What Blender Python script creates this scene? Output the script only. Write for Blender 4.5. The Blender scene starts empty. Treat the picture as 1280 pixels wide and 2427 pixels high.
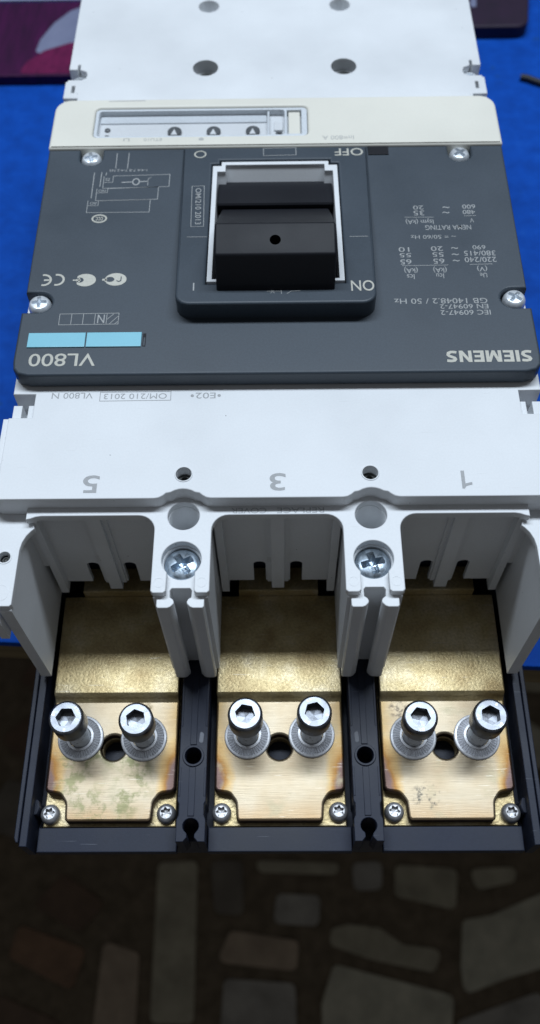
import bpy, bmesh, math, random
from mathutils import Matrix, Vector
random.seed(7)
sc = bpy.context.scene
COL = sc.collection
MM = 0.001
TOP = 115.0            # height (mm) of the breaker's white top face above the table top (table top is z = 0)

# ------------------------------------------------------------------ camera
cam = bpy.data.cameras.new('camera')
camo = bpy.data.objects.new('camera', cam); COL.objects.link(camo); sc.camera = camo
cam.sensor_fit = 'VERTICAL'; cam.sensor_height = 24.0; cam.lens = 2200.0 / 2427.0 * 24.0
cam.clip_start = 0.01; cam.clip_end = 50
Rv = Vector((0.999915, -0.001164, -0.012960)); Uv = Vector((0.007509, 0.865035, 0.501656)); Fv = Vector((-0.010627, 0.501711, -0.864970))
m = Matrix((Rv, Uv, -Fv)).transposed().to_4x4()
m.translation = Vector((0.919, 0.0, 266.64 + TOP)) * MM
camo.matrix_world = m
cam.dof.use_dof = True; cam.dof.focus_distance = 0.325; cam.dof.aperture_fstop = 6.5

# ------------------------------------------------------------------ world, lamp, exposure
w = bpy.data.worlds.new('World'); sc.world = w; w.use_nodes = True
bg = w.node_tree.nodes['Background']; bg.inputs[0].default_value = (0.92, 0.95, 1.0, 1); bg.inputs[1].default_value = 0.095
la = bpy.data.lights.new('ceiling_tube_lamp', 'AREA'); la.shape = 'RECTANGLE'; la.size = 1.5; la.size_y = 0.18
la.energy = 26.5; la.color = (0.79, 0.89, 1.0)
lo = bpy.data.objects.new('ceiling_tube_lamp', la); COL.objects.link(lo)
lo.location = (0.05, 0.66, 1.50)
lo.rotation_euler = (Vector((0, 0.16, 0.04)) - Vector((0, 0.66, 1.50))).to_track_quat('-Z', 'Y').to_euler()
sc.view_settings.view_transform = 'Standard'; sc.view_settings.look = 'None'
sc.view_settings.exposure = 0; sc.view_settings.gamma = 1
sc.render.engine = 'CYCLES'; sc.cycles.use_denoising = True; sc.cycles.max_bounces = 8
sc.cycles.sample_clamp_indirect = 6.0

# ------------------------------------------------------------------ materials
def newmat(name):
    m = bpy.data.materials.new(name); m.use_nodes = True
    return m, m.node_tree.nodes, m.node_tree.links, m.node_tree.nodes['Principled BSDF']
def N(nodes, t, **k):
    n = nodes.new(t)
    for a, b in k.items():
        if a.startswith('i_'): n.inputs[int(a[2:])].default_value = b
        else: setattr(n, a, b)
    return n
def ramp(nodes, stops):
    r = nodes.new('ShaderNodeValToRGB'); e = r.color_ramp.elements
    while len(e) < len(stops): e.new(0.5)
    for i, (p, c) in enumerate(stops):
        e[i].position = p; e[i].color = (*c, 1) if len(c) == 3 else c
    return r
def mixc(nodes, links, fac, a, b, blend='MIX'):
    n = nodes.new('ShaderNodeMix'); n.data_type = 'RGBA'; n.blend_type = blend
    for s, v in ((0, fac), (6, a), (7, b)):
        if hasattr(v, 'links') or hasattr(v, 'is_linked'): links.new(v, n.inputs[s])
        else: n.inputs[s].default_value = (*v, 1) if isinstance(v, tuple) and len(v) == 3 else v
    return n.outputs[2]
def plastic(name, col, rough=0.45, var=0.06, bump=0.03, bscale=2500, speck=None, speck_scale=90, spec=0.5, speck_size=0.03, speck_keep=0.62, grain=0.06, scratch=False):
    m, ns, ln, p = newmat(name)
    tc = N(ns, 'ShaderNodeTexCoord'); o = tc.outputs['Object']
    n1 = N(ns, 'ShaderNodeTexNoise'); n1.inputs['Scale'].default_value = 28; n1.inputs['Detail'].default_value = 6; ln.new(o, n1.inputs['Vector'])
    r1 = ramp(ns, [(0.3, tuple(c * (1 - var) for c in col)), (0.7, tuple(min(1, c * (1 + var)) for c in col))]); ln.new(n1.outputs[0], r1.inputs[0])
    c = r1.outputs[0]
    if speck:
        v = N(ns, 'ShaderNodeTexVoronoi'); v.inputs['Scale'].default_value = speck_scale; ln.new(o, v.inputs['Vector'])
        lt = N(ns, 'ShaderNodeMath', operation='LESS_THAN'); ln.new(v.outputs['Distance'], lt.inputs[0]); lt.inputs[1].default_value = speck_size
        sx = N(ns, 'ShaderNodeSeparateColor'); ln.new(v.outputs['Color'], sx.inputs[0])
        gt = N(ns, 'ShaderNodeMath', operation='GREATER_THAN'); ln.new(sx.outputs[0], gt.inputs[0]); gt.inputs[1].default_value = speck_keep
        mu = N(ns, 'ShaderNodeMath', operation='MULTIPLY'); ln.new(lt.outputs[0], mu.inputs[0]); ln.new(gt.outputs[0], mu.inputs[1])
        mu2 = N(ns, 'ShaderNodeMath', operation='MULTIPLY'); ln.new(mu.outputs[0], mu2.inputs[0]); mu2.inputs[1].default_value = 0.75
        c = mixc(ns, ln, mu2.outputs[0], c, speck)
    ng = N(ns, 'ShaderNodeTexNoise'); ng.inputs['Scale'].default_value = 1400; ng.inputs['Detail'].default_value = 2; ln.new(o, ng.inputs['Vector'])
    rg = ramp(ns, [(0.3, (1 - grain * 1.6,) * 3), (0.7, (1 + grain,) * 3)]); ln.new(ng.outputs[0], rg.inputs[0])
    c = mixc(ns, ln, 1.0, c, rg.outputs[0], 'MULTIPLY')
    if scratch:
        for rot, thr in ((0.25, 0.735), (1.75, 0.75)):
            mp = N(ns, 'ShaderNodeMapping'); mp.inputs['Rotation'].default_value = (0, 0, rot); mp.inputs['Scale'].default_value = (60, 2200, 60); ln.new(o, mp.inputs[0])
            q = N(ns, 'ShaderNodeTexNoise'); q.inputs['Scale'].default_value = 1; q.inputs['Detail'].default_value = 2; ln.new(mp.outputs[0], q.inputs['Vector'])
            rq = ramp(ns, [(thr, (0, 0, 0)), (thr + 0.03, (0.35, 0.35, 0.35))]); ln.new(q.outputs[0], rq.inputs[0])
            c = mixc(ns, ln, rq.outputs[0], c, scratch if isinstance(scratch, tuple) else (0.25, 0.27, 0.32))
    ln.new(c, p.inputs['Base Color'])
    n2 = N(ns, 'ShaderNodeTexNoise'); n2.inputs['Scale'].default_value = bscale; n2.inputs['Detail'].default_value = 3; ln.new(o, n2.inputs['Vector'])
    b = N(ns, 'ShaderNodeBump'); b.inputs['Strength'].default_value = bump * 2.2; b.inputs['Distance'].default_value = 0.0001; ln.new(n2.outputs[0], b.inputs['Height']); ln.new(b.outputs[0], p.inputs['Normal'])
    rr = ramp(ns, [(0.3, (rough - 0.06,) * 3), (0.75, (rough + 0.1,) * 3)]); ln.new(n1.outputs[0], rr.inputs[0]); ln.new(rr.outputs[0], p.inputs['Roughness'])
    p.inputs['Specular IOR Level'].default_value = spec
    return m
def metal(name, col, rough=0.25, var=0.1, bump=0.05, bscale=900, met=1.0):
    m, ns, ln, p = newmat(name)
    o = N(ns, 'ShaderNodeTexCoord').outputs['Object']
    n1 = N(ns, 'ShaderNodeTexNoise'); n1.inputs['Scale'].default_value = bscale; n1.inputs['Detail'].default_value = 5; ln.new(o, n1.inputs['Vector'])
    r1 = ramp(ns, [(0.3, tuple(c * (1 - var) for c in col)), (0.7, tuple(min(1, c * (1 + var)) for c in col))]); ln.new(n1.outputs[0], r1.inputs[0])
    oi = N(ns, 'ShaderNodeObjectInfo'); mr_ = N(ns, 'ShaderNodeMapRange'); ln.new(oi.outputs['Random'], mr_.inputs[0]); mr_.inputs[3].default_value = 0.8; mr_.inputs[4].default_value = 1.2
    sc_ = N(ns, 'ShaderNodeVectorMath', operation='SCALE'); ln.new(r1.outputs[0], sc_.inputs[0]); ln.new(mr_.outputs[0], sc_.inputs['Scale']); ln.new(sc_.outputs[0], p.inputs['Base Color'])
    rr = ramp(ns, [(0.3, (rough * 0.75,) * 3), (0.7, (rough * 1.3,) * 3)]); ln.new(n1.outputs[0], rr.inputs[0]); ln.new(rr.outputs[0], p.inputs['Roughness'])
    b = N(ns, 'ShaderNodeBump'); b.inputs['Strength'].default_value = bump * 4; b.inputs['Distance'].default_value = 0.0001; ln.new(n1.outputs[0], b.inputs['Height']); ln.new(b.outputs[0], p.inputs['Normal'])
    p.inputs['Metallic'].default_value = met
    return m
M = {}
M['white'] = plastic('white_plastic', (0.73, 0.75, 0.77), 0.42, 0.055, 0.02, 1800, speck=(0.12, 0.12, 0.12), speck_scale=130, speck_keep=0.35, grain=0.015, scratch=(0.48, 0.48, 0.47))
M['beige'] = plastic('cream_plastic', (0.75, 0.73, 0.65), 0.45, 0.03, 0.02, 1800, grain=0.012)
M['grey'] = plastic('dark_grey_plastic', (0.042, 0.057, 0.075), 0.48, 0.07, 0.10, 2600, speck=(0.35, 0.36, 0.36), speck_scale=70, speck_size=0.012, speck_keep=0.75)
M['black'] = plastic('black_plastic', (0.011, 0.012, 0.016), 0.50, 0.12, 0.12, 2600, spec=0.22)
M['base'] = plastic('dark_base_plastic', (0.017, 0.022, 0.040), 0.46, 0.25, 0.10, 2600, spec=0.25, scratch=True, speck=(0.30, 0.32, 0.35), speck_scale=150, speck_size=0.03, speck_keep=0.8)
M['tab'] = plastic('light_blue_plastic', (0.24, 0.56, 0.68), 0.4, 0.02, 0.02, grain=0.015)
M['print'] = plastic('cream_print', (0.52, 0.51, 0.45), 0.55, 0.10, 0.01)
M['print_thin'] = plastic('pale_grey_print', (0.36, 0.37, 0.37), 0.55, 0.15, 0.01)
M['ink'] = plastic('grey_ink', (0.36, 0.37, 0.38), 0.55, 0.10, 0.01)
M['faint_ink'] = plastic('faint_grey_ink', (0.48, 0.48, 0.46), 0.55, 0.10, 0.01)
M['emboss'] = plastic('emboss_shade_grey', (0.44, 0.46, 0.48), 0.45, 0.05, 0.01)  # flat grey lettering; the grey paints the shade of white raised letters
M['lightgrey'] = plastic('light_grey_plastic', (0.64, 0.68, 0.72), 0.4, 0.04, 0.02)
M['greydial'] = plastic('dial_grey', (0.10, 0.11, 0.12), 0.4, 0.1, 0.02)
M['scuff'] = plastic('worn_grey', (0.16, 0.17, 0.20), 0.6, 0.5, 0.1, 1500)
M['dark_hole'] = plastic('hole_shade', (0.03, 0.032, 0.03), 0.5, 0.2, 0.02)  # dark colour stands in for the shade inside the holes
M['steel'] = metal('bright_steel', (0.175, 0.185, 0.205), 0.33, 0.35, 0.16, 300, 0.93)
M['zinc'] = metal('zinc_plated_steel', (0.40, 0.47, 0.54), 0.32, 0.25, 0.18, 380, 0.85)
M['washer'] = metal('dull_zinc', (0.68, 0.69, 0.72), 0.40, 0.10, 0.06, 800, 0.35)
M['dullsteel'] = metal('dull_steel', (0.44, 0.44, 0.45), 0.42, 0.12, 0.05, 900, 0.7)
M['screwzinc'] = metal('bright_zinc_screw', (0.70, 0.74, 0.78), 0.32, 0.12, 0.06, 600, 0.45)

def brass_mat(name, brushed):
    m, ns, ln, p = newmat(name)
    tc = N(ns, 'ShaderNodeTexCoord'); o = tc.outputs['Object']; oi = N(ns, 'ShaderNodeObjectInfo')
    off = N(ns, 'ShaderNodeVectorMath', operation='ADD'); ln.new(o, off.inputs[0]); ln.new(oi.outputs['Location'], off.inputs[1])
    v = off.outputs[0]
    sep = N(ns, 'ShaderNodeSeparateXYZ'); ln.new(o, sep.inputs[0])
    mp = N(ns, 'ShaderNodeMapping'); mp.inputs['Scale'].default_value = (130, 3000, 130) if brushed else (1000, 1000, 1000); ln.new(v, mp.inputs[0])
    nb = N(ns, 'ShaderNodeTexNoise'); nb.inputs['Scale'].default_value = 1; nb.inputs['Detail'].default_value = 5; ln.new(mp.outputs[0], nb.inputs['Vector'])
    nl = N(ns, 'ShaderNodeTexNoise'); nl.inputs['Scale'].default_value = 70; nl.inputs['Detail'].default_value = 6; ln.new(v, nl.inputs['Vector'])
    if brushed:
        c1 = ramp(ns, [(0.30, (0.33, 0.255, 0.165)), (0.5, (0.37, 0.30, 0.205)), (0.72, (0.40, 0.34, 0.25))])
    else:
        c1 = ramp(ns, [(0.30, (0.35, 0.25, 0.11)), (0.5, (0.52, 0.41, 0.21)), (0.72, (0.66, 0.56, 0.37))])
    ln.new(nl.outputs[0], c1.inputs[0])
    c2 = ramp(ns, [(0.28, (0.70, 0.70, 0.70)), (0.72, (1.10, 1.10, 1.10))]); ln.new(nb.outputs[0], c2.inputs[0])
    col = mixc(ns, ln, 1.0, c1.outputs[0], c2.outputs[0], 'MULTIPLY')
    if brushed:
        # heat tint: a band along the long edges, strongest near the front corners
        ax = N(ns, 'ShaderNodeMath', operation='ABSOLUTE'); ln.new(sep.outputs[0], ax.inputs[0])
        nz = N(ns, 'ShaderNodeTexNoise'); nz.inputs['Scale'].default_value = 110; nz.inputs['Detail'].default_value = 4; ln.new(v, nz.inputs['Vector'])
        ma = N(ns, 'ShaderNodeMath', operation='MULTIPLY_ADD'); ln.new(nz.outputs[0], ma.inputs[0]); ma.inputs[1].default_value = 0.006; ln.new(ax.outputs[0], ma.inputs[2])
        mr = N(ns, 'ShaderNodeMapRange'); ln.new(ma.outputs[0], mr.inputs[0]); mr.inputs[1].default_value = 0.0198; mr.inputs[2].default_value = 0.0280
        yr = N(ns, 'ShaderNodeMapRange'); ln.new(sep.outputs[1], yr.inputs[0]); yr.inputs[1].default_value = 0.006; yr.inputs[2].default_value = -0.012
        yr.inputs[3].default_value = 0.25; yr.inputs[4].default_value = 1.0
        edge = N(ns, 'ShaderNodeMath', operation='MULTIPLY'); ln.new(mr.outputs[0], edge.inputs[0]); ln.new(yr.outputs[0], edge.inputs[1])
        tint = ramp(ns, [(0.0, (1, 1, 1)), (0.22, (1.0, 0.84, 0.56)), (0.45, (0.62, 0.38, 0.15)), (0.62, (0.36, 0.28, 0.36)), (1.0, (0.20, 0.15, 0.16))]); ln.new(edge.outputs[0], tint.inputs[0])
        col = mixc(ns, ln, 1.0, col, tint.outputs[0], 'MULTIPLY')
        # brown rim at the front edge
        yf = N(ns, 'ShaderNodeMapRange'); ln.new(sep.outputs[1], yf.inputs[0]); yf.inputs[1].default_value = -0.018; yf.inputs[2].default_value = -0.0255
        nzm = N(ns, 'ShaderNodeMath', operation='MULTIPLY'); ln.new(yf.outputs[0], nzm.inputs[0]); ln.new(nz.outputs[0], nzm.inputs[1])
        col = mixc(ns, ln, nzm.outputs[0], col, (0.33, 0.20, 0.09))
        # green-grey stains, different on each plate
        ns2 = N(ns, 'ShaderNodeTexNoise'); ns2.inputs['Scale'].default_value = 85; ns2.inputs['Detail'].default_value = 7; ns2.inputs['Roughness'].default_value = 0.65; ln.new(v, ns2.inputs['Vector'])
        sr = ramp(ns, [(0.56, (0, 0, 0)), (0.68, (0.55, 0.55, 0.55))]); ln.new(ns2.outputs[0], sr.inputs[0])
        col = mixc(ns, ln, sr.outputs[0], col, (0.26, 0.23, 0.15))
        lsep = N(ns, 'ShaderNodeSeparateXYZ'); ln.new(oi.outputs['Location'], lsep.inputs[0])
        def patch(cx, cy, r0, r1, side, colr, thr, amt, nscale):
            nonlocal col
            sb = N(ns, 'ShaderNodeVectorMath', operation='SUBTRACT'); ln.new(o, sb.inputs[0]); sb.inputs[1].default_value = (cx, cy, 0)
            mz = N(ns, 'ShaderNodeVectorMath', operation='MULTIPLY'); ln.new(sb.outputs[0], mz.inputs[0]); mz.inputs[1].default_value = (1, 1.25, 0)
            le = N(ns, 'ShaderNodeVectorMath', operation='LENGTH'); ln.new(mz.outputs[0], le.inputs[0])
            q = N(ns, 'ShaderNodeTexNoise'); q.inputs['Scale'].default_value = nscale; q.inputs['Detail'].default_value = 8; q.inputs['Roughness'].default_value = 0.7; ln.new(v, q.inputs['Vector'])
            wob = N(ns, 'ShaderNodeMath', operation='MULTIPLY_ADD'); ln.new(nl.outputs[0], wob.inputs[0]); wob.inputs[1].default_value = 0.010; ln.new(le.outputs['Value'], wob.inputs[2])
            m1 = N(ns, 'ShaderNodeMapRange'); ln.new(wob.outputs[0], m1.inputs[0]); m1.inputs[1].default_value = r1; m1.inputs[2].default_value = r1 * 0.8
            m2 = N(ns, 'ShaderNodeMapRange'); ln.new(wob.outputs[0], m2.inputs[0]); m2.inputs[1].default_value = r0 * 0.6; m2.inputs[2].default_value = max(r0, 1e-4)
            pr = N(ns, 'ShaderNodeMath', operation='MULTIPLY'); ln.new(m1.outputs[0], pr.inputs[0]); ln.new(m2.outputs[0], pr.inputs[1])
            rq = ramp(ns, [(thr, (0, 0, 0)), (thr + 0.12, (amt, amt, amt))]); ln.new(q.outputs[0], rq.inputs[0])
            p2 = N(ns, 'ShaderNodeMath', operation='MULTIPLY'); ln.new(pr.outputs[0], p2.inputs[0]); ln.new(rq.outputs[0], p2.inputs[1])
            cmpn = N(ns, 'ShaderNodeMath', operation='LESS_THAN' if side < 0 else 'GREATER_THAN'); ln.new(lsep.outputs[0], cmpn.inputs[0]); cmpn.inputs[1].default_value = 0.03 * side
            p3 = N(ns, 'ShaderNodeMath', operation='MULTIPLY'); ln.new(p2.outputs[0], p3.inputs[0]); ln.new(cmpn.outputs[0], p3.inputs[1])
            col = mixc(ns, ln, p3.outputs[0], col, colr)
        patch(-0.002, -0.010, 0.016, 0.026, -1, (0.13, 0.135, 0.06), 0.47, 0.8, 150)     # dried green residue on the left plate
        patch(-0.005, -0.013, 0.0, 0.020, -1, (0.22, 0.20, 0.11), 0.50, 0.5, 150)
        patch(0.011, 0.017, 0.0, 0.0085, -1, (0.07, 0.05, 0.02), 0.42, 0.9, 260)
        patch(-0.009, -0.017, 0.0, 0.0115, 1, (0.05, 0.05, 0.045), 0.50, 0.85, 420)         # dark smudges on the right plate
        patch(-0.017, 0.016, 0.0, 0.0095, 1, (0.06, 0.05, 0.04), 0.46, 0.85, 420)
    for rot, thr in ((0.5, 0.71), (1.3, 0.725), (2.4, 0.73)):      # fine stray scratches
        ms = N(ns, 'ShaderNodeMapping'); ms.inputs['Rotation'].default_value = (0, 0, rot); ms.inputs['Scale'].default_value = (90, 2600, 90); ln.new(v, ms.inputs[0])
        q = N(ns, 'ShaderNodeTexNoise'); q.inputs['Scale'].default_value = 1; q.inputs['Detail'].default_value = 2; ln.new(ms.outputs[0], q.inputs['Vector'])
        rq = ramp(ns, [(thr, (0, 0, 0)), (thr + 0.03, (0.5, 0.5, 0.5))]); ln.new(q.outputs[0], rq.inputs[0])
        col = mixc(ns, ln, rq.outputs[0], col, (0.62, 0.58, 0.50) if rot < 2 else (0.16, 0.12, 0.08))
    ln.new(col, p.inputs['Base Color'])
    p.inputs['Metallic'].default_value = 0.85 if brushed else 0.52
    rr = ramp(ns, [(0.25, ((0.35,) if brushed else (0.27,)) * 3), (0.75, ((0.47,) if brushed else (0.50,)) * 3)]); ln.new(nb.outputs[0], rr.inputs[0]); ln.new(rr.outputs[0], p.inputs['Roughness'])
    b = N(ns, 'ShaderNodeBump'); b.inputs['Strength'].default_value = 0.35 if brushed else 0.75; b.inputs['Distance'].default_value = 0.00008 if brushed else 0.0002
    ln.new(nb.outputs[0], b.inputs['Height']); ln.new(b.outputs[0], p.inputs['Normal'])
    return m
M['brass'] = brass_mat('brushed_brass', True)
M['brass_cast'] = brass_mat('cast_brass', False)
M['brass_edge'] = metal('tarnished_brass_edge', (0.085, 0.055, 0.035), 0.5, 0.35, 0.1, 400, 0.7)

def pane_mat():
    m, ns, ln, p = newmat('clear_pane'); out = ns['Material Output']
    tr = N(ns, 'ShaderNodeBsdfTransparent'); gl = N(ns, 'ShaderNodeBsdfGlossy'); gl.inputs['Roughness'].default_value = 0.15
    mx = N(ns, 'ShaderNodeMixShader'); mx.inputs[0].default_value = 0.03; ln.new(tr.outputs[0], mx.inputs[1]); ln.new(gl.outputs[0], mx.inputs[2])
    ln.new(mx.outputs[0], out.inputs['Surface']); return m
M['pane'] = pane_mat()

def noise_mat(name, stops, scale, rough, bump=0.2, bdist=0.0005, spec=0.4, stain=None, stretch=(1, 1, 1)):
    m, ns, ln, p = newmat(name)
    o = N(ns, 'ShaderNodeTexCoord').outputs['Object']
    mp = N(ns, 'ShaderNodeMapping'); mp.inputs['Scale'].default_value = stretch; ln.new(o, mp.inputs[0])
    n = N(ns, 'ShaderNodeTexNoise'); n.inputs['Scale'].default_value = scale; n.inputs['Detail'].default_value = 7; n.inputs['Roughness'].default_value = 0.6; ln.new(mp.outputs[0], n.inputs['Vector'])
    r = ramp(ns, stops); ln.new(n.outputs[0], r.inputs[0]); c = r.outputs[0]
    if stain:
        n2 = N(ns, 'ShaderNodeTexNoise'); n2.inputs['Scale'].default_value = stain[1]; n2.inputs['Detail'].default_value = 5; ln.new(o, n2.inputs['Vector'])
        r2 = ramp(ns, [(stain[2], (0, 0, 0)), (stain[2] + 0.06, (0.6, 0.6, 0.6))]); ln.new(n2.outputs[0], r2.inputs[0])
        c = mixc(ns, ln, r2.outputs[0], c, stain[0])
    ln.new(c, p.inputs['Base Color']); p.inputs['Roughness'].default_value = rough; p.inputs['Specular IOR Level'].default_value = spec
    b = N(ns, 'ShaderNodeBump'); b.inputs['Strength'].default_value = bump; b.inputs['Distance'].default_value = bdist; ln.new(n.outputs[0], b.inputs['Height']); ln.new(b.outputs[0], p.inputs['Normal'])
    return m
M['blue'] = noise_mat('blue_paint', [(0.3, (0.002, 0.050, 0.31)), (0.6, (0.003, 0.068, 0.41)), (0.8, (0.010, 0.095, 0.46))], 90, 0.65, 0.25, 0.0008, 0.10, stain=((0.010, 0.060, 0.20), 60, 0.65))
M['wood'] = noise_mat('table_edge_wood', [(0.3, (0.13, 0.10, 0.05)), (0.7, (0.26, 0.20, 0.11))], 40, 0.7, 0.4, 0.0008, 0.3, stretch=(0.2, 1, 3))
M['grout'] = noise_mat('brown_grout', [(0.3, (0.085, 0.065, 0.04)), (0.7, (0.17, 0.13, 0.085))], 60, 0.9, 0.5, 0.002)
STONE_COLS = {'olive': (0.4, 0.36, 0.26), 'pale': (0.5, 0.47, 0.36), 'grey': (0.36, 0.335, 0.29), 'warm': (0.4, 0.31, 0.22), 'orange': (0.24, 0.14, 0.08), 'dark': (0.19, 0.165, 0.13), 'rust': (0.15, 0.095, 0.06)}  # orange and rust, used at left, darkened to paint in shade and vignette
for k, c in STONE_COLS.items():
    M['stone_' + k] = noise_mat('stone_' + k, [(0.3, tuple(x * 0.6 for x in c)), (0.7, tuple(x * 1.0 for x in c))], 35, 0.5, 0.2, 0.001)
M['purple'] = noise_mat('purple_print', [(0.3, (0.022, 0.001, 0.026)), (0.7, (0.055, 0.002, 0.050))], 50, 0.5, 0.3, 0.001, 0.3, stretch=(4, 0.6, 1))
M['magenta'] = noise_mat('magenta_print', [(0.3, (0.08, 0.002, 0.040)), (0.7, (0.15, 0.007, 0.065))], 90, 0.5, 0.3, 0.001, 0.3, stretch=(2, 1, 1))
M['greyprint'] = noise_mat('grey_print', [(0.3, (0.15, 0.17, 0.27)), (0.7, (0.19, 0.21, 0.32))], 60, 0.5, 0.1)
M['paper'] = noise_mat('pale_card', [(0.3, (0.34, 0.39, 0.50)), (0.7, (0.40, 0.45, 0.56))], 50, 0.7, 0.1)
M['darkbox'] = noise_mat('dark_purple_card', [(0.3, (0.010, 0.006, 0.018)), (0.7, (0.022, 0.008, 0.030))], 50, 0.55, 0.2)
M['cable'] = plastic('black_rubber', (0.012, 0.013, 0.016), 0.5, 0.1, 0.05)

# ------------------------------------------------------------------ geometry helpers (everything in mm)
class MB:
    def __init__(s): s.v = []; s.f = []
    def add(s, vf, fn=None):
        v, f = vf; k = len(s.v)
        s.v += [fn(p) for p in v] if fn else list(v); s.f += [tuple(i + k for i in q) for q in f]
        return s
def circ(cx, cy, r, n=40, ry=None, a0=0.0):
    return [(cx + r * math.cos(a0 + 2 * math.pi * i / n), cy + (ry or r) * math.sin(a0 + 2 * math.pi * i / n)) for i in range(n)]
def arc(cx, cy, r, a0, a1, n=12):
    return [(cx + r * math.cos(math.radians(a0 + (a1 - a0) * i / n)), cy + r * math.sin(math.radians(a0 + (a1 - a0) * i / n))) for i in range(n + 1)]
def rect(x0, y0, x1, y1): return [(x0, y0), (x1, y0), (x1, y1), (x0, y1)]
def fil(pts, rad, n=6):
    """polygon with filleted corners; rad is one radius or a list"""
    out = []; L = len(pts)
    for i, p in enumerate(pts):
        r = rad[i] if isinstance(rad, (list, tuple)) else rad
        if r <= 0: out.append(p); continue
        p = Vector(p); a = Vector(pts[i - 1]) - p; b = Vector(pts[(i + 1) % L]) - p
        la_, lb = a.length, b.length
        if la_ < 1e-6 or lb < 1e-6: out.append(tuple(p)); continue
        a /= la_; b /= lb
        ang = a.angle(b)
        if ang > 3.12: out.append(tuple(p)); continue
        d = min(r / math.tan(ang / 2), la_ * 0.49, lb * 0.49); rr = d * math.tan(ang / 2)
        c = p + (a + b).normalized() * (rr / math.sin(ang / 2))
        s = p + a * d - c; e = p + b * d - c
        a0 = math.atan2(s.y, s.x); a1 = math.atan2(e.y, e.x); da = (a1 - a0 + math.pi) % (2 * math.pi) - math.pi
        out += [(c.x + rr * math.cos(a0 + da * k / n), c.y + rr * math.sin(a0 + da * k / n)) for k in range(n + 1)]
    return out
def plate(outs, z0, z1, bev=0.0, br=2):
    cu = bpy.data.curves.new('tmp', 'CURVE'); cu.dimensions = '2D'; cu.fill_mode = 'BOTH'
    cu.extrude = (z1 - z0) / 2 - bev; cu.bevel_depth = bev; cu.bevel_resolution = br; cu.offset = -bev
    for o in outs:
        s = cu.splines.new('POLY'); s.points.add(len(o) - 1); s.use_cyclic_u = True
        for i, p in enumerate(o): s.points[i].co = (p[0], p[1], 0, 1)
    ob = bpy.data.objects.new('tmp', cu)
    me = bpy.data.meshes.new_from_object(ob)
    zc = (z0 + z1) / 2
    v = [(a.co.x, a.co.y, a.co.z + zc) for a in me.vertices]; f = [tuple(q.vertices) for q in me.polygons]
    bpy.data.objects.remove(ob); bpy.data.curves.remove(cu); bpy.data.meshes.remove(me)
    return v, f
def box(x0, x1, y0, y1, z0, z1, bev=0.0): return plate([rect(x0, y0, x1, y1)], z0, z1, bev, 1)
def extx(prof, x0, x1, bev=0.0, br=2):
    v, f = plate(prof, x0, x1, bev, br); return [(p[2], p[0], p[1]) for p in v], f
def exty(prof, y0, y1, bev=0.0, br=2):
    v, f = plate(prof, -y1, -y0, bev, br); return [(p[0], -p[2], p[1]) for p in v], f
def lathe(prof, n=48, cx=0, cy=0):
    v = []; f = []
    for (r, z) in prof: v += [(cx + r * math.cos(2 * math.pi * i / n), cy + r * math.sin(2 * math.pi * i / n), z) for i in range(n)]
    for k in range(len(prof) - 1):
        for i in range(n):
            j = (i + 1) % n; f.append((k * n + i, k * n + j, (k + 1) * n + j, (k + 1) * n + i))
    return v, f
def driven_head(prof, rin, depth, taper=0.7, n=96, dome=0.0):
    """screw head: prof = outer profile from the foot upwards (r, z); rin(t) = rim of the drive recess"""
    v = []; f = []; rings = []
    for r, z in prof: rings.append([(r * math.cos(2 * math.pi * i / n), r * math.sin(2 * math.pi * i / n), z) for i in range(n)])
    zt = prof[-1][1]
    rl = prof[-1][0]
    if dome:
        for f_ in (0.66, 0.33, 0.0):
            ring = []
            for i in range(n):
                t = 2 * math.pi * i / n; ri = rin(t); r = ri + (rl - ri) * f_
                ring.append((r * math.cos(t), r * math.sin(t), zt + dome * (1 - (r / rl) ** 2)))
            rings.append(ring)
    for sc_, z in (() if dome else ((1.0, zt),)) + ((0.97, zt - depth * 0.08 + dome * 0.5), (taper, zt - depth), (0.02, zt - depth * 1.08)):
        rings.append([(rin(2 * math.pi * i / n) * sc_ * math.cos(2 * math.pi * i / n), rin(2 * math.pi * i / n) * sc_ * math.sin(2 * math.pi * i / n), z) for i in range(n)])
    for r in rings: v += r
    for k in range(len(rings) - 1):
        for i in range(n):
            j = (i + 1) % n; f.append((k * n + i, k * n + j, (k + 1) * n + j, (k + 1) * n + i))
    return v, f
def tube(pts, r, n=10):
    v = []; f = []; P = [Vector(p) for p in pts]
    for k, p in enumerate(P):
        d = (P[min(k + 1, len(P) - 1)] - P[max(k - 1, 0)]).normalized(); a = d.cross(Vector((0, 0, 1))).normalized(); b = a.cross(d)
        v += [tuple(p + (a * math.cos(2 * math.pi * i / n) + b * math.sin(2 * math.pi * i / n)) * r) for i in range(n)]
    for k in range(len(P) - 1):
        for i in range(n): f.append((k * n + i, k * n + (i + 1) % n, (k + 1) * n + (i + 1) % n, (k + 1) * n + i))
    f.append(tuple(range(n))); f.append(tuple(reversed(range(len(v) - n, len(v)))))
    return v, f
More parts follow.
